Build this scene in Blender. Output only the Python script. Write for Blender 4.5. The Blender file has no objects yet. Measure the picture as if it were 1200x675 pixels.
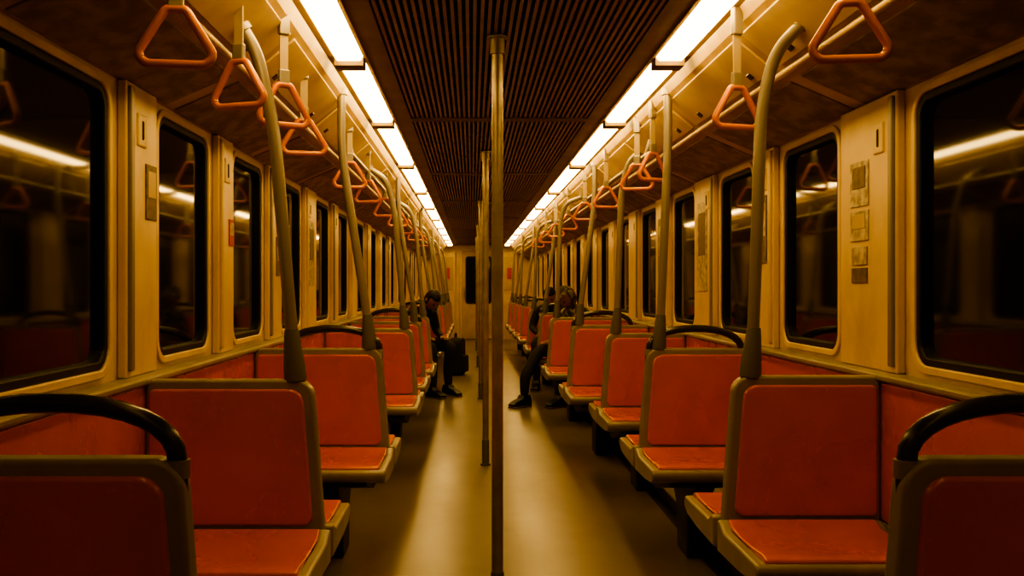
import bpy, bmesh, math, random
from mathutils import Vector, Matrix
random.seed(4)
D=bpy.data; C=bpy.context
scene=C.scene

# ------------------------------------------------------------ materials
def mat(name, col, rough=.5, metal=0., noise=0., nscale=8., col2=None, bump=0., spec=.5, emit=None, estr=0., ior=None, coat=0., stretch=None, pos=(.38,.66), dirt=None):
    m=D.materials.new(name); m.use_nodes=True
    nt=m.node_tree; b=nt.nodes['Principled BSDF']
    b.inputs['Base Color'].default_value=(*col,1)
    b.inputs['Roughness'].default_value=rough
    b.inputs['Metallic'].default_value=metal
    b.inputs['Specular IOR Level'].default_value=spec
    if ior: b.inputs['IOR'].default_value=ior
    if coat: 
        b.inputs['Coat Weight'].default_value=coat; b.inputs['Coat Roughness'].default_value=.15
    if emit:
        b.inputs['Emission Color'].default_value=(*emit,1); b.inputs['Emission Strength'].default_value=estr
    if col2 or bump:
        tc=nt.nodes.new('ShaderNodeTexCoord'); mp=nt.nodes.new('ShaderNodeMapping')
        if stretch: mp.inputs['Scale'].default_value=stretch
        n=nt.nodes.new('ShaderNodeTexNoise'); n.inputs['Scale'].default_value=nscale; n.inputs['Detail'].default_value=6
        nt.links.new(tc.outputs['Object'],mp.inputs[0]); nt.links.new(mp.outputs[0],n.inputs['Vector'])
        if col2:
            r=nt.nodes.new('ShaderNodeValToRGB')
            r.color_ramp.elements[0].position=pos[0]; r.color_ramp.elements[1].position=pos[1]
            r.color_ramp.elements[0].color=(*col2,1); r.color_ramp.elements[1].color=(*col,1)
            nt.links.new(n.outputs['Fac'],r.inputs[0]); last=r.outputs[0]
            if dirt:   # second layer: grime
                mp2=nt.nodes.new('ShaderNodeMapping'); mp2.inputs['Scale'].default_value=(1.6,1.6,1.1)
                n2=nt.nodes.new('ShaderNodeTexNoise'); n2.inputs['Scale'].default_value=2.6; n2.inputs['Detail'].default_value=9; n2.inputs['Roughness'].default_value=.6
                nt.links.new(tc.outputs['Object'],mp2.inputs[0]); nt.links.new(mp2.outputs[0],n2.inputs['Vector'])
                r2=nt.nodes.new('ShaderNodeMapRange'); r2.inputs[1].default_value=.50; r2.inputs[2].default_value=.85; r2.inputs[4].default_value=dirt
                nt.links.new(n2.outputs['Fac'],r2.inputs[0])
                mx=nt.nodes.new('ShaderNodeMixRGB'); mx.inputs[2].default_value=(col[0]*.35,col[1]*.3,col[2]*.22,1)
                nt.links.new(r2.outputs[0],mx.inputs[0]); nt.links.new(last,mx.inputs[1]); last=mx.outputs[0]
            nt.links.new(last,b.inputs['Base Color'])
            mr=nt.nodes.new('ShaderNodeMapRange'); mr.inputs[3].default_value=rough+.1; mr.inputs[4].default_value=max(.02,rough-.06)
            nt.links.new(n.outputs['Fac'],mr.inputs[0]); nt.links.new(mr.outputs[0],b.inputs['Roughness'])
        if bump:
            bp=nt.nodes.new('ShaderNodeBump'); bp.inputs['Strength'].default_value=bump; bp.inputs['Distance'].default_value=.004
            nt.links.new(n.outputs['Fac'],bp.inputs['Height']); nt.links.new(bp.outputs[0],b.inputs['Normal'])
    return m

M_cream=mat('cream_panel',(.70,.55,.30),.34,col2=(.61,.46,.24),nscale=3,coat=.2,dirt=.6)
M_cream2=mat('cream_trim',(.74,.58,.32),.30,col2=(.66,.51,.28),nscale=4,dirt=.5)
M_fascia=mat('fascia_panel',(.62,.46,.24),.4,col2=(.50,.36,.18),nscale=4,dirt=.7)
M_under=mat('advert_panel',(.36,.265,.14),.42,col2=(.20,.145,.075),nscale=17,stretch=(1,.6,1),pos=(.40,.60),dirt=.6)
M_orange=mat('orange_plastic',(.68,.150,.012),.25,col2=(.61,.128,.011),nscale=4,bump=.03,coat=.35,dirt=.2)
M_grey=mat('grey_shell',(.33,.29,.21),.34,col2=(.28,.245,.175),nscale=6,dirt=.35)
M_steel=mat('pole_steel',(.42,.38,.31),.36,metal=.6,col2=(.33,.29,.23),nscale=14)
M_polegrey=mat('pole_painted',(.32,.29,.25),.31,metal=.3)
M_sleeve=mat('pole_sleeve',(.14,.135,.13),.5)
M_black=mat('black_rubber',(.012,.011,.010),.5)
M_blacktube=mat('black_tube',(.06,.053,.045),.26,metal=.3)
M_dark=mat('dark_plinth',(.032,.025,.016),.5,col2=(.02,.016,.010),nscale=12)
M_floor=mat('floor_lino',(.195,.160,.115),.29,col2=(.170,.138,.098),nscale=2.2,bump=.02,stretch=(1.6,.5,1),pos=(.3,.7),dirt=.3)
M_slat=mat('ceiling_slat',(.40,.27,.13),.4,metal=.1)
M_ceilframe=mat('ceiling_frame',(.22,.145,.065),.42,col2=(.17,.11,.05),nscale=6)
M_void=mat('ceiling_void',(.012,.009,.005),.9)
M_glass=mat('window_glass',(.010,.008,.005),.05,spec=.5,ior=1.75)
M_tri=mat('strap_plastic',(.64,.21,.03),.35,coat=.3)
M_strap=mat('strap_webbing',(.45,.36,.22),.7)
M_light=mat('light_diffuser',(.9,.8,.6),.4,emit=(1,.645,.205),estr=15)
M_light2=mat('light_diffuser_dimmed',(.9,.8,.6),.4,emit=(1,.62,.2),estr=3.2)  # out-of-view lamps added to light the near seats, emission dimmed for contrast
M_door=mat('door_panel',(.55,.42,.22),.4,col2=(.45,.34,.17),nscale=5)
M_red=mat('sticker_red',(.5,.05,.02),.4)
M_white=mat('sticker_white',(.62,.55,.40),.4,col2=(.30,.24,.15),nscale=30)
M_blue=mat('sticker_dark',(.10,.08,.05),.4,col2=(.22,.15,.08),nscale=45)
M_skin=mat('skin',(.30,.155,.085),.5)
M_hair=mat('hair',(.015,.011,.008),.6)
M_jkt=mat('jacket_black',(.022,.020,.018),.75,col2=(.014,.013,.012),nscale=20)
M_jkt2=mat('jacket_grey',(.30,.27,.22),.8,col2=(.05,.045,.04),nscale=22,pos=(.48,.60))
M_trs=mat('trousers_dark',(.018,.017,.018),.8)
M_shoe=mat('shoe_black',(.012,.012,.012),.4)
M_sole=mat('shoe_sole',(.14,.12,.09),.6)

# ------------------------------------------------------------ helpers
def link(o,parent=None):
    scene.collection.objects.link(o)
    if parent: o.parent=parent
    return o
def empty(name,loc=(0,0,0),rz=0):
    e=D.objects.new(name,None); e.location=loc; e.rotation_euler=(0,0,rz); e.empty_display_size=.1
    return link(e)
class MB:
    def __init__(s): s.v=[];s.f=[];s.m=[];s.mats=[]
    def mi(s,m):
        if m not in s.mats: s.mats.append(m)
        return s.mats.index(m)
    def box(s,x0,x1,y0,y1,z0,z1,m):
        s.prism([(x0,z0),(x1,z0),(x1,z1),(x0,z1)],'y',y0,y1,m)
    def prism(s,poly,ax,a0,a1,m):
        n=len(poly); b=len(s.v); k=s.mi(m)
        for a in (a0,a1):
            for p,q in poly:
                s.v.append({'y':(p,a,q),'x':(a,p,q),'z':(p,q,a)}[ax])
        s.f.append([b+i for i in range(n)][::-1]); s.f.append([b+n+i for i in range(n)])
        for i in range(n):
            j=(i+1)%n; s.f.append([b+i,b+j,b+n+j,b+n+i])
        s.m+= [k]*(n+2)
    def ring(s,outer,inner,a0,a1,m):   # loops in (y,z), extruded along x
        n=len(outer); b=len(s.v); k=s.mi(m)
        for loop in (outer,inner):
            for a in (a0,a1):
                for p,q in loop: s.v.append((a,p,q))
        O0,O1,I0,I1=b,b+n,b+2*n,b+3*n
        for i in range(n):
            j=(i+1)%n
            for A,B in ((O0,I0),(O1,I1),(O0,O1),(I0,I1)):
                s.f.append([A+i,A+j,B+j,B+i]); s.m.append(k)
    def obj(s,name,parent=None,bevel=0,smooth=False,seg=2,angle=.6):
        me=D.meshes.new(name); me.from_pydata(s.v,[],s.f)
        for m in s.mats: me.materials.append(m)
        for p,k in zip(me.polygons,s.m): p.material_index=k
        bm=bmesh.new(); bm.from_mesh(me); bmesh.ops.recalc_face_normals(bm,faces=bm.faces); bm.to_mesh(me); bm.free()
        o=D.objects.new(name,me)
        if bevel:
            bv=o.modifiers.new('bevel','BEVEL'); bv.width=bevel; bv.segments=seg; bv.limit_method='ANGLE'; bv.angle_limit=angle
        if smooth:
            for p in me.polygons: p.use_smooth=True
            w=o.modifiers.new('wn','WEIGHTED_NORMAL'); w.keep_sharp=True
        return link(o,parent)
def round_poly(pts,rads,n=6):
    out=[];N=len(pts)
    for i in range(N):
        p=Vector(pts[i]);a=Vector(pts[i-1]);b=Vector(pts[(i+1)%N]);r=rads[i]
        if r<=0: out.append(tuple(p)); continue
        da=(a-p).normalized();db=(b-p).normalized()
        th=da.angle(db); t=r/math.tan(th/2)
        s=p+da*t;e=p+db*t; c=p+(da+db).normalized()*(r/math.sin(th/2))
        va=s-c;vb=e-c
        for k in range(n+1):
            v=va.lerp(vb,k/n); out.append(tuple(c+v.normalized()*r))
    return out
def rrect(y0,y1,z0,z1,r,n=6): return round_poly([(y0,z0),(y1,z0),(y1,z1),(y0,z1)],[r]*4,n)
def round_path(pts,r,n=6):
    P=[Vector(p) for p in pts]; out=[P[0]]
    for i in range(1,len(P)-1):
        p=P[i];da=P[i-1]-p;db=P[i+1]-p
        t=min(r,da.length*.49,db.length*.49)
        s=p+da.normalized()*t;e=p+db.normalized()*t
        for k in range(n+1):
            u=k/n; out.append(s*(1-u)**2+p*2*u*(1-u)+e*u*u)
    out.append(P[-1]); return out
def tube(name,pts,r,m,parent=None,cyclic=False,radii=None,res=4):
    cu=D.curves.new(name,'CURVE'); cu.dimensions='3D'; sp=cu.splines.new('POLY'); sp.points.add(len(pts)-1)
    for i,p in enumerate(pts):
        sp.points[i].co=(*p,1); sp.points[i].radius=radii[i] if radii else 1
    sp.use_cyclic_u=cyclic; cu.bevel_depth=r; cu.bevel_resolution=res; cu.use_fill_caps=True
    o=D.objects.new(name+'_c',cu); scene.collection.objects.link(o)
    C.view_layer.update()
    me=D.meshes.new_from_object(o.evaluated_get(C.evaluated_depsgraph_get()))
    D.objects.remove(o); D.curves.remove(cu)
    me.name=name; me.materials.clear(); me.materials.append(m)
    for p in me.polygons: p.use_smooth=True; p.material_index=0
    return link(D.objects.new(name,me),parent)

XL,XR=-1.03,1.325; CX=(XL+XR)/2
Y0,Y1=-1.6,22.0; ZC=2.10

# ------------------------------------------------------------ shell
b=MB(); b.box(XL-.05,XR+.05,Y0,Y1,-.05,0,M_floor); b.obj('floor')
b=MB()
b.box(XL-.05,XR+.05,Y0,Y1,2.2,2.25,M_void)
gx0,gx1=CX-.475,CX+.475
b.box(gx0,gx1,Y0,Y1,2.15,2.2,M_void)
for s0,s1 in ((CX-.56,gx0),(gx1,CX+.56)):
    b.box(s0,s1,Y0,Y1,ZC,2.2,M_ceilframe)
b.box(CX-.572,CX-.56,Y0,Y1,ZC-.006,2.2,M_fascia); b.box(CX+.56,CX+.572,Y0,Y1,ZC-.006,2.2,M_fascia)
b.box(CX-.75,CX-.69,Y0,Y1,ZC,2.2,M_ceilframe); b.box(CX+.69,CX+.75,Y0,Y1,ZC,2.2,M_ceilframe)
n=38
for i in range(n):
    x=gx0+(i+.5)*(gx1-gx0)/n
    b.box(x-.0062,x+.0062,Y0,Y1,2.105,2.122,M_slat)
ys=[-1.4,.2,2.0,3.9,5.36,7.24,9.3,11.2,13.1,15.0,16.9,18.8,20.4,21.7]
for y in [1.66,5.32,7.9,10.5,13.1,15.7,18.3,20.9]:
    b.box(gx0,gx1,y-.045,y+.045,ZC-.003,2.14,M_ceilframe)
y=Y0+.1
while y<Y1:
    b.box(gx0,gx1,y-.004,y+.004,2.118,2.136,M_ceilframe); y+=.22
b.obj('ceiling')

for k in range(0,len(ys)-1):
    for sgn in (-1,1):
        G=.035+.006*min(k,8)
        x0,x1=sorted((CX+sgn*.574,CX+sgn*.688)); y0,y1=ys[k]+G,ys[k+1]-G
        e=empty('ceiling_light',((x0+x1)/2,(y0+y1)/2,ZC))
        w=(x1-x0)/2;l=(y1-y0)/2
        bb=MB(); lp=round_poly([(-w,0),(w,0),(w*.82,-.022),(-w*.82,-.022)],[0,0,.008,.008],3)
        bb.prism([(p,q+.006) for p,q in lp],'y',-l,l,M_light if k>=2 else M_light2); bb.obj('diffuser',e)  # nearest pairs sit out of view, added and dimmed for the near seats
        bb=MB(); bb.box(-w,w,-l-G+.002,-l,-.034,.03,M_ceilframe); bb.box(-w,w,l,l+G-.002,-.034,.03,M_ceilframe)
        bb.box(-w,w,-l,l,.03,.09,M_cream2)
        bb.obj('housing',e)

for sgn,side in ((-1,'left'),(1,'right')):
    f=lambda x:CX+sgn*x
    b=MB()
    b.prism([(f(.715),2.10),(f(.735),2.06),(f(.90),1.925),(f(.925),1.91),(f(1.178),1.80),(f(1.178),2.2),(f(.715),2.2)],'y',Y0,Y1,M_fascia)
    b.obj('trim_%d'%(1 if sgn<0 else 2))
    b=MB(); y=Y0+.05; 
    zz=lambda x:2.06-(x-.735)*(.135/.165)
    z=lambda x:1.91-(x-.925)*(.11/.253)
    while y<Y1-.1:
        y1=min(y+1.18,Y1-.02)
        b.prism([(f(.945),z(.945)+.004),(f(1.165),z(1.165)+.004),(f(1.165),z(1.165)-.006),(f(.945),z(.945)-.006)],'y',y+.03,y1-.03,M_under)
        b.prism([(f(.755),zz(.755)+.004),(f(.885),zz(.885)+.004),(f(.880),zz(.88)-.010),(f(.750),zz(.75)-.010)],'y',y+.015,y1-.015,M_cream2)
        for q in (y+.2,y1-.2):
            b.prism([(f(.845),zz(.845)+.002),(f(.865),zz(.865)+.002),(f(.862),zz(.862)-.016),(f(.842),zz(.842)-.016)],'y',q-.02,q+.02,M_blacktube)
        y=y+1.22
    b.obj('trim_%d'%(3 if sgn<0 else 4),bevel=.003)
    tube('trim_%d'%(5 if sgn<0 else 6),[(f(.905),Y0,1.918),(f(.905),Y1,1.918)],.012,M_cream2)

# ------------------------------------------------------------ walls + windows
winL=[(.85,2.77),(3.2,3.81),(4.2,4.78),(5.25,5.85),(6.4,7.0),(7.45,8.05)]
winR=[(1.0,2.92),(3.53,4.15),(4.6,5.2),(5.8,6.4),(7.0,7.6)]
while winL[-1][1]<20: a=winL[-1][0]+1.2; winL.append((a,a+.6))
while winR[-1][1]<20: a=winR[-1][0]+1.2; winR.append((a,a+.6))
wn=0
ZW0,ZW1=.965,1.765
for side,xw,sg,wins in (('left',XL,1,winL),('right',XR,-1,winR)):
    b=MB()
    out=xw-sg*.05
    b.box(min(xw,out),max(xw,out),Y0,Y1,0,.93,M_cream)
    b.box(min(xw,out),max(xw,out),Y0,Y1,1.80,2.2,M_cream)
    edges=[Y0]+[(wins[i][1]+wins[i+1][0])/2 for i in range(len(wins)-1)]+[Y1]
    pill=MB()
    for i,(a,c) in enumerate(wins):
        e0,e1=edges[i],edges[i+1]
        r=.07
        inner=rrect(a,c,ZW0,ZW1,r,6)
        outer=[]
        N=len(inner); q=N//4
        cor=[(e0,.93),(e1,.93),(e1,1.80),(e0,1.80)]
        for ci in range(4):
            for kk in range(q):
                outer.append(cor[ci])
        b.ring(outer,inner,xw,out,M_cream)
        wn+=1
        w=empty('window_%d'%wn,(xw,(a+c)/2,(ZW0+ZW1)/2))
        hy,hz=(c-a)/2,(ZW1-ZW0)/2
        g=MB(); g.ring(rrect(-hy-.022,hy+.022,-hz-.022,hz+.022,r+.02),rrect(-hy+.002,hy-.002,-hz+.002,hz-.002,r-.002),-sg*.01,sg*.010,M_cream2); g.obj('bezel',w,bevel=.004)
        g=MB(); g.ring(rrect(-hy+.001,hy-.001,-hz+.001,hz-.001,r-.001),rrect(-hy+.026,hy-.026,-hz+.026,hz-.026,r-.02),-sg*.03,sg*.004,M_black); g.obj('gasket',w,bevel=.005)
        g=MB(); lp=rrect(-hy+.01,hy-.01,-hz+.01,hz-.01,r-.01); g.prism(lp,'x',-sg*.028,-sg*.018,M_glass); g.obj('glass',w)
        if i<len(wins)-1:
            p0,p1=c+.075,wins[i+1][0]-.075
            lo,hi=sorted((xw,xw+sg*.028))
            pill.box(lo,hi,p0,p1,.93,1.80,M_cream2)
            lo,hi=sorted((xw,xw+sg*.040))
            pill.box(lo,hi,p0+.012,p0+.045,.95,1.785,M_polegrey if i%2==0 else M_cream)
            lo,hi=sorted((xw,xw+sg*.034))
            pill.box(lo,hi,p0+.09,p0+.17,1.62,1.72,M_cream)
            lo,hi=sorted((xw,xw+sg*.038))
            pill.box(lo,hi,p0+.12,p0+.135,1.64,1.70,M_dark)
    b.obj('wall_'+side)
    pill.obj('trim_%d'%(7 if sg>0 else 8),bevel=.006)
    d=MB()
    lo,hi=sorted((xw,xw+sg*.055)); d.box(lo,hi,Y0,Y1,.47,.905,M_orange)
    d.box(lo,hi,Y0,Y1,.40,.47,M_grey)
    lo,hi=sorted((xw,xw+sg*.072)); d.box(lo,hi,Y0,Y1,.905,.93,M_grey)
    d.obj('trim_%d'%(9 if sg>0 else 10),bevel=.008)
    d=MB(); lo,hi=sorted((xw,xw+sg*.27)); d.box(lo,hi,Y0,Y1,0,.10,M_dark)
    lo,hi=sorted((xw,xw+sg*.29)); d.box(lo,hi,Y0,Y1,.10,.115,M_grey)
    lo,hi=sorted((xw,xw+sg*.31)); d.box(lo,hi,Y0,Y1,0,.018,M_dark)
    d.obj('baseboard_'+side,bevel=.004)

b=MB(); b.box(XL,XR,Y1,Y1+.05,0,2.2,M_cream)
b.box(XL,CX-.42,Y1-.03,Y1,0,ZC,M_cream2); b.box(CX+.42,XR,Y1-.03,Y1,0,ZC,M_cream2); b.box(CX-.42,CX+.42,Y1-.03,Y1,1.99,ZC,M_cream2)
b.obj('wall_back',bevel=.004)
b=MB(); b.box(XL,XR,Y0-.05,Y0,0,2.2,M_cream); b.box(CX-.5,CX+.5,Y0,Y0+.03,0,2.0,M_door); b.obj('wall_front')
dr=empty('door_1',(CX-.01,Y1-.03,0))
b=MB(); b.box(-.36,.36,-.03,0,.01,1.98,M_door); b.obj('leaf',dr,bevel=.008)
b=MB(); 
for lo,hi,z0,z1 in ((-.41,-.36,0,1.985),(.36,.41,0,1.985),(-.41,.41,1.985,2.03)):
    b.box(lo,hi,-.045,.01,z0,z1,M_cream)
b.obj('frame',dr,bevel=.006)
b=MB(); b.prism(rrect(-.28,.30,.80,1.86,.06),'y',-.042,-.028,M_black); b.obj('window_gasket',dr)
b=MB(); b.prism(rrect(-.25,.27,.83,1.83,.05),'y',-.046,-.04,M_glass); b.obj('window_glass',dr)
tube('pull_handle',[(-.31,-.03,.95),(-.31,-.08,.95),(-.31,-.08,1.15),(-.31,-.03,1.15)],.01,M_steel,dr)
for x0,x1 in ((XL+.32,XL+.66),(XR-.66,XR-.32)):
    e=empty('equipment_cabinet',((x0+x1)/2,Y1-.035,0)); h=(x1-x0)/2
    b=MB(); b.box(-h,h,-.10,0,.0,1.95,M_cream); b.box(-h+.04,h-.04,-.11,-.10,1.1,1.85,M_door); b.box(-h+.04,h-.04,-.11,-.10,.2,1.0,M_cream2); b.obj('casing',e,bevel=.008)
    b=MB(); b.box(-.05,.05,-.118,-.108,1.35,1.60,M_red); b.obj('notice',e)

# ------------------------------------------------------------ seats
def seat(side,y,edge,handle,pole):
    sg=1 if side=='L' else -1
    xw=XL if side=='L' else XR
    e=empty('train_seat',(xw+sg*.055,y,0))
    W=abs(edge-xw)-.055
    fx=lambda u:sg*u
    o=round_poly([(fx(.001),.385),(fx(W+.04),.385),(fx(W),.92),(fx(.001),.92)],[0,.03,.055,0],7)
    b=MB(); b.prism(o,'y',-.026,.026,M_grey); b.obj('back_shell',e,bevel=.010,smooth=True,seg=3)
    i=round_poly([(fx(.012),.485),(fx(W+.003),.485),(fx(W-.028),.893),(fx(.012),.893)],[.02,.03,.045,.02],7)
    b=MB(); b.prism(i,'y',-.034,.034,M_orange); b.obj('back_pad',e,bevel=.009,smooth=True,seg=3)
    for s,nm in ((-1,'front'),(1,'rear')):
        tr=[(s*.020,.475),(s*.020,.375),(s*.26,.380),(s*.40,.392),(s*.445,.41),(s*.452,.435),(s*.44,.452),(s*.10,.452),(s*.05,.475)]
        b=MB(); b.prism(tr,'x',fx(.004),fx(W+.055),M_grey); b.obj('seat_tray_'+nm,e,bevel=.010,smooth=True,seg=3,angle=.5)
        pd=[(s*.045,.482),(s*.06,.452),(s*.415,.445),(s*.432,.448),(s*.430,.462),(s*.40,.470),(s*.30,.464),(s*.18,.462),(s*.10,.468),(s*.065,.482)]
        b=MB(); b.prism(pd,'x',fx(.03),fx(W+.027),M_orange); b.obj('seat_pad_'+nm,e,bevel=.007,smooth=True,seg=3,angle=.5)
    b=MB(); b.prism([(-.10,0.0),(.10,0.0),(.13,.20),(.30,.372),(-.30,.372),(-.13,.20)],'x',fx(.24),fx(W-.16),M_dark)
    b.obj('pedestal',e,bevel=.01)
    b=MB(); b.prism([(-.05,.30),(.05,.30),(.38,.372),(.38,.385),(-.38,.385),(-.38,.372)],'x',fx(.02),fx(W-.03),M_dark); b.obj('support_beam',e,bevel=.004)
    if handle:
        u1=W-.012;u0=W-.43; um=(u0+u1)/2; hw=(u1-u0)/2
        pts=[Vector((fx(u0),0,.86))]
        for k in range(17):
            t=math.pi*(1-k/16)
            cx=math.cos(t);sz=math.sin(t)
            pts.append(Vector((fx(um+hw*math.copysign(abs(cx)**.92,cx)),0,.905+.103*max(0,sz)**.82)))
        pts.append(Vector((fx(u1),0,.86)))
        tube('handle_tube',pts,.0165,M_blacktube,e)
        for u in (u0,u1):
            tube('handle_collar',[(fx(u),0,.885),(fx(u),0,.915)],.020,M_grey,e)
def grab(side,y,edge,kind):
    sg=1 if side=='L' else -1
    e=empty('grab_pole',(0,y,0))
    bx=edge-sg*.055
    if kind=='curve':
        tx=bx-sg*(.045)
        if side=='L': pts=[(bx,0,.915),(bx-.015,0,1.1),(tx-.02,0,1.68),(tx-.07,-.01,1.90),(CX-.84,-.03,1.985)]
        else: pts=[(bx,0,.915),(bx+.012,0,1.1),(tx-.01,0,1.76),(tx+.025,-.03,1.93),(CX+.85,-.16,1.995)]
        pts=round_path(pts,.11,8)
    else:
        top=CX-sg*.735
        pts=round_path([(bx,0,.915),(bx-sg*.01,0,1.05),(top,0,1.80),(top,0,2.09)],.12,8)
    tube('tube',pts,.0195,M_polegrey,e)
    p=Vector(pts[0]); d=((Vector((bx-sg*.015,0,1.1)) if kind=='curve' else Vector((bx-sg*.01,0,1.05)))-p).normalized()
    tube('sleeve',[p,p+d*.03,p+d*.13,p+d*.155],.034,M_sleeve,e,radii=[1,1,.72,.62])
    q=Vector(pts[-1]); dd=(Vector(pts[-2])-q).normalized()
    tube('collar',[q,q+dd*.03],.028,M_polegrey,e)
seatsL=[(1.61,-.47,'h'),(2.95,-.475,'c'),(4.42,-.405,'hv'),(6.5,-.39,'c'),(7.8,-.40,'hv'),(9.1,-.395,'c'),(11.25,-.40,'hv'),(12.5,-.40,'c'),(14.7,-.40,'hv'),(16.0,-.4,'c'),(17.5,-.4,'hv'),(19.0,-.4,'c')]
seatsR=[(1.61,.70,'h'),(3.07,.815,'c'),(4.42,.785,'hv'),(5.84,.80,'c'),(7.05,.715,'hv'),(8.78,.70,'c'),(10.35,.715,'hv'),(12.0,.70,'c'),(14.0,.71,'hv'),(15.4,.70,'c'),(17.0,.70,'hv'),(18.5,.70,'c')]
for side,L in (('L',seatsL),('R',seatsR)):
    for y,ed,k in L:
        seat(side,y,ed,'h' in k,None)
        if 'c' in k: grab(side,y,ed,'curve')
        if 'v' in k: grab(side,y,ed,'vert')
for sgn in (-1,1):
    x=CX+sgn*.79
    e=empty('overhead_handrail',(x,0,1.90))
    tube('rail',[(0,5.2,0),(0,20.5,0)],.014,M_polegrey,e)
    y=5.3
    while y<20.5:
        tube('bracket',[(0,y,0),(sgn*.03,y,.105)],.010,M_polegrey,e); y+=2.2

for y in (3.54,6.57,10.4,14.5,18.2):
    e=empty('stanchion_pole',(.092,y,0))
    tube('shaft',[(0,0,.0),(0,0,2.1)],.0205,M_steel,e,res=6)
    tube('top_collar',[(0,0,2.035),(0,0,2.10)],.027,M_steel,e,res=6)
    tube('top_flange',[(0,0,2.090),(0,0,2.099)],.036,M_steel,e,res=6)
    tube('base_sleeve',[(0,0,.0),(0,0,.17)],.024,M_sleeve,e,res=6)
    tube('base_flange',[(0,0,.0),(0,0,.012)],.034,M_sleeve,e,res=6)

def strap(x,y,rz,zt,tilt=0):
    e=empty('strap_handle',(x,y,zt),rz); e.rotation_euler=(tilt,0,rz)
    h=zt-1.845
    b=MB(); b.box(-.014,.014,-.003,.003,-h,0,M_strap); b.obj('webbing',e)
    b=MB(); b.box(-.017,.017,-.012,.012,-.03,2.099-zt,M_polegrey); b.box(-.018,.018,-.009,.009,-h-.012,-h+.045,M_polegrey); b.obj('clips',e,bevel=.004)
    p=round_path([(0,0,0),(.022,0,0),(.086,0,-.105),(.070,0,-.128),(-.070,0,-.128),(-.086,0,-.105),(-.022,0,0),(0,0,0)],.022,5)[:-1]
    p=[Vector(q)+Vector((0,0,-h-.004)) for q in p]
    tube('grip',p,.0105,M_tri,e,cyclic=True)
for x,y,r in ((-.685,2.27,.15),(-.665,2.80,-.35),(-.60,3.13,.6),(-.65,3.8,.25),(-.635,5.1,.3),(-.635,6.0,-.3),(-.635,7.2,-.2),(-.635,8.4,.3),(-.635,9.6,-.3),(-.635,11,.2),(-.635,12.6,0)):
    strap(x,y,r,2.03)
for y,r in ((2.22,-.12),(3.17,.35),(4.75,.5),(5.2,-.3),(6.4,.2),(7.6,-.2),(8.9,.3),(10.2,-.2),(11.6,.1),(13,.2)):
    strap(.856 if y<4 else .875,y,r,2.04)

def sticker(side,y,z,w,h,m,m2=None):
    xw=XL if side=='L' else XR; sg=1 if side=='L' else -1
    b=MB(); x0=xw+sg*.028; lo,hi=sorted((x0,x0+sg*.004)); b.box(lo,hi,y-w/2,y+w/2,z-h/2,z+h/2,m)
    if m2:
        lo,hi=sorted((x0,x0+sg*.006)); b.box(lo,hi,y-w*.36,y+w*.36,z-h*.1,z+h*.38,m2)
    b.obj('wall_notice',bevel=.001)
sticker('L',3.06,1.49,.10,.17,M_blue,M_door)
sticker('L',4.08,1.42,.08,.11,M_red,M_white)
sticker('L',5.06,1.35,.08,.2,M_blue,M_white)
sticker('R',3.28,1.54,.15,.15,M_white,M_blue)
sticker('R',3.28,1.40,.15,.10,M_white,M_door)
sticker('R',3.28,1.30,.13,.06,M_white)
sticker('R',3.28,1.235,.13,.05,M_blue)
sticker('R',4.36,1.45,.1,.3,M_blue,M_white)
sticker('R',5.52,1.42,.22,.5,M_white,M_blue)
sticker('R',6.72,1.45,.2,.42,M_blue,M_white)
sticker('L',6.12,1.4,.2,.4,M_white,M_blue)

# ------------------------------------------------------------ people
def skin_mesh(name,verts,edges,radii,roots,mats,assign,parent,sub=2):
    me=D.meshes.new(name); me.from_pydata(verts,edges,[])
    o=D.objects.new(name,me); scene.collection.objects.link(o)
    sk=o.modifiers.new('skin','SKIN'); sk.use_smooth_shade=True
    if not me.skin_vertices:
        bm=bmesh.new(); bm.from_mesh(me); bm.verts.layers.skin.verify(); bm.to_mesh(me); bm.free()
    for i,s in enumerate(me.skin_vertices[0].data):
        r=radii[i]; s.radius=r if isinstance(r,tuple) else (r,r); s.use_root=i in roots
    su=o.modifiers.new('sub','SUBSURF'); su.levels=sub; su.render_levels=sub
    C.view_layer.update()
    m2=D.meshes.new_from_object(o.evaluated_get(C.evaluated_depsgraph_get()))
    D.objects.remove(o); m2.name=name
    m2.materials.clear()
    for m in mats: m2.materials.append(m)
    for p in m2.polygons:
        p.use_smooth=True; p.material_index=assign(p.center) if assign else 0
    return link(D.objects.new(name,m2),parent)
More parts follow.
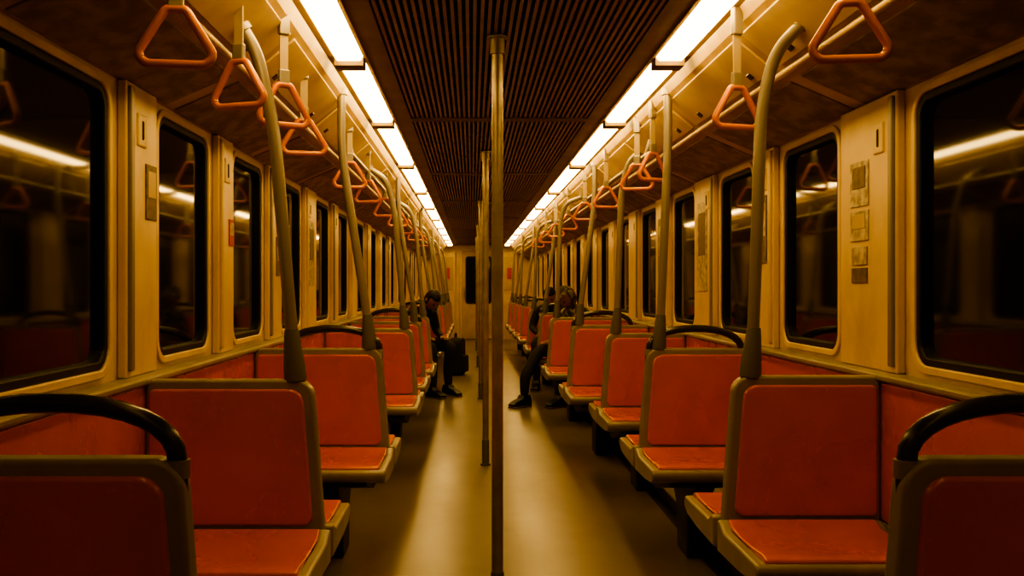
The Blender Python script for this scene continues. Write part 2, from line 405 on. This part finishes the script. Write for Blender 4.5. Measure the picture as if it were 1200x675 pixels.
def person(loc,rz,jkt,hood=False,lean=0.,feet=0.,slump=0.,reach=0.):
    P=empty('seated_passenger',loc,rz)
    S=slump
    V=[(0,0,.54),(0,.02,.69),(0,.0-.02*S,.84),(0,-.03-.07*S,.955-.02*S),(0,-.07-.14*S,1.03-.05*S)]
    R=[(.135,.115),(.14,.11),(.155,.11),(.10,.08),(.052,.052)]
    E=[(0,1),(1,2),(2,3),(3,4)]
    for s in (-1,1):
        n=len(V)
        V+=[(s*.165,-.02-.06*S,.915-.02*S),(s*.225,-.07,.70),(s*.13,-.27,.645),(s*.115,-.31,.640)]
        R+=[.062,.048,.036,.030]
        E+=[(3,n),(n,n+1),(n+1,n+2),(n+2,n+3)]
        n=len(V)
        fy=-.44-reach+s*feet
        V+=[(s*.09,-.03,.535),(s*.125,-.25,.55),(s*.135,-.46,.545),(s*.13,fy+.01,.30),(s*.13,fy,.10)]
        R+=[.095,.085,.066,.058,.042]
        E+=[(0,n),(n,n+1),(n+1,n+2),(n+2,n+3),(n+3,n+4)]
    def asg(c):
        if c.z>1.015-.05*S: return 2
        if c.z>.615 or (c.y>-.12 and c.z>.56) : return 0
        return 1
    skin_mesh('body',V,E,R,[0],[jkt,M_trs,M_skin],asg,P)
    for s in (-1,1):
        fy=-.44-reach+s*feet
        b=MB(); 
        pr=[(fy+.07,0.012),(fy-.17,.012),(fy-.19,.035),(fy-.15,.06),(fy-.06,.085),(fy-.03,.12),(fy+.05,.12),(fy+.075,.06)]
        b.prism(pr,'x',s*.135-.044,s*.135+.044,M_shoe); b.prism([(fy+.075,0),(fy-.185,0),(fy-.19,.016),(fy+.078,.016)],'x',s*.135-.047,s*.135+.047,M_sole)
        b.obj('shoe',P,bevel=.016,smooth=True,seg=3,angle=.3)
        hv=[(s*.118,-.300,.641),(s*.108,-.34,.637),(s*.10,-.372,.632)]; hr=[(.026,.018),(.034,.015),(.036,.013)]; he=[(0,1),(1,2)]; roots=[0]
        for k,(dx,l) in enumerate(((-.028,.062),(-.009,.072),(.010,.067),(.028,.052))):
            n=len(hv); bx=s*.10+dx
            hv+=[(bx,-.362,.633),(bx+dx*.15,-.372-l*.45,.632),(bx+dx*.2,-.372-l*.8,.620),(bx+dx*.2,-.372-l,.607)]
            hr+=[.009,.0085,.008,.007]; he+=[(n,n+1),(n+1,n+2),(n+2,n+3)]; roots.append(n)
        n=len(hv); hv+=[(s*.095,-.335,.636),(s*.063,-.352,.632),(s*.052,-.378,.624),(s*.052,-.395,.617)]; hr+=[.011,.010,.009,.0075]; he+=[(n,n+1),(n+1,n+2),(n+2,n+3)]; roots.append(n)
        skin_mesh('hand',hv,he,hr,roots,[M_skin],None,P,1)
    bm=bmesh.new(); bmesh.ops.create_uvsphere(bm,u_segments=24,v_segments=18,radius=1)
    for v in bm.verts:
        x,y,z=v.co
        w=.074*(1-.22*max(0,-z)); dd=.092*(1-.12*max(0,-z))
        ny=y*dd
        if y<0 and z<0: ny-=.008*max(0,-z)
        if y<-.8 and abs(x)<.2 and -.35<z<.12: ny-=.016*(1-abs(x)/.2)*(1 if z<-.1 else .5)
        if y<-.6 and .25<abs(x)<.6 and -.02<z<.25: ny+=.008
        if y<-.8 and abs(x)<.4 and -.62<z<-.5: ny+=.004
        v.co=Vector((x*w,ny,z*.115))
    hc=Vector((0,-.10-.19*S,1.115-.07*S))
    R=Matrix.Rotation(.28+lean,4,'X')
    bmesh.ops.transform(bm,matrix=Matrix.Translation(hc)@R,verts=bm.verts)
    me=D.meshes.new('head'); bm.to_mesh(me); bm.free(); me.materials.append(M_skin)
    for p in me.polygons: p.use_smooth=True
    link(D.objects.new('head',me),P)
    for s in (-1,1):
        for nm,pos,sc,m in (('ear',(s*.073,.005,0),(.012,.022,.032),M_skin),('eye',(s*.03,-.080,.012),(.012,.008,.008),M_hair)):
            bm=bmesh.new(); bmesh.ops.create_uvsphere(bm,u_segments=10,v_segments=8,radius=1)
            bmesh.ops.transform(bm,matrix=Matrix.Translation(hc)@R@Matrix.Translation(pos)@Matrix.Diagonal((*sc,1)),verts=bm.verts)
            me=D.meshes.new(nm); bm.to_mesh(me); bm.free(); me.materials.append(m); link(D.objects.new(nm,me),P)
    bm=bmesh.new(); bmesh.ops.create_uvsphere(bm,u_segments=24,v_segments=18,radius=1)
    g=1.16 if hood else 1.07
    dl=[v for v in bm.verts if (v.co.y<-.45 and v.co.z<.50) or v.co.z<(-.9 if hood else -.45)]
    bmesh.ops.delete(bm,geom=dl,context='VERTS')
    for v in bm.verts: v.co=Vector((v.co.x*.076*g,v.co.y*.094*g+.004,v.co.z*.117*g))
    bmesh.ops.transform(bm,matrix=Matrix.Translation(hc)@R,verts=bm.verts)
    me=D.meshes.new('hair'); bm.to_mesh(me); bm.free(); me.materials.append(jkt if hood else M_hair)
    for p in me.polygons: p.use_smooth=True
    o=link(D.objects.new('hood' if hood else 'hair',me),P); so=o.modifiers.new('s','SOLIDIFY'); so.thickness=.008
    return P
person((-.62,10.98,-.0),math.radians(40),M_jkt,feet=.03,slump=1.0,lean=.55)
person((1.10,10.12,0),math.radians(-46),M_jkt2,hood=True,feet=.12,lean=.5,slump=.5,reach=.12)
person((.95,11.72,0),math.radians(-10),M_jkt,feet=.03,slump=.6,lean=.3)

# backpack standing on the floor by the far left seat
bp=empty('backpack',(-.20,13.25,0),1.35)
b=MB(); b.prism(round_poly([(-.15,0),(.15,0),(.13,.50),(-.13,.50)],[.05,.05,.09,.09],6),'y',-.09,.09,M_jkt); b.obj('main_bag',bp,bevel=.03,smooth=True,seg=4)
b=MB(); b.prism(round_poly([(-.11,.04),(.11,.04),(.10,.27),(-.10,.27)],[.03]*4,5),'y',-.14,-.08,M_trs); b.obj('front_pocket',bp,bevel=.02,smooth=True,seg=3)
tube('carry_loop',round_path([(-.04,.02,.49),(-.04,.02,.56),(.04,.02,.56),(.04,.02,.49)],.03),.009,M_black,bp)
for s in (-1,1):
    tube('shoulder_strap',round_path([(s*.07,.085,.47),(s*.08,.15,.40),(s*.09,.14,.15),(s*.10,.085,.06)],.06),.014,M_black,bp)

# ------------------------------------------------------------ world, camera
w=D.worlds.new('World'); scene.world=w; w.use_nodes=True
w.node_tree.nodes['Background'].inputs[0].default_value=(.01,.007,.004,1); w.node_tree.nodes['Background'].inputs[1].default_value=.3
cam=D.cameras.new('camera'); co=D.objects.new('camera',cam); link(co)
co.location=(0,0,1.2); co.rotation_euler=(math.radians(90),0,0)
cam.sensor_width=36; cam.lens=34.5; cam.shift_x=47/1200; cam.shift_y=-2.5/1200; cam.clip_start=.05
scene.camera=co
scene.view_settings.view_transform='AgX'
try: scene.view_settings.look='AgX - High Contrast'
except: pass
scene.view_settings.exposure=0.0
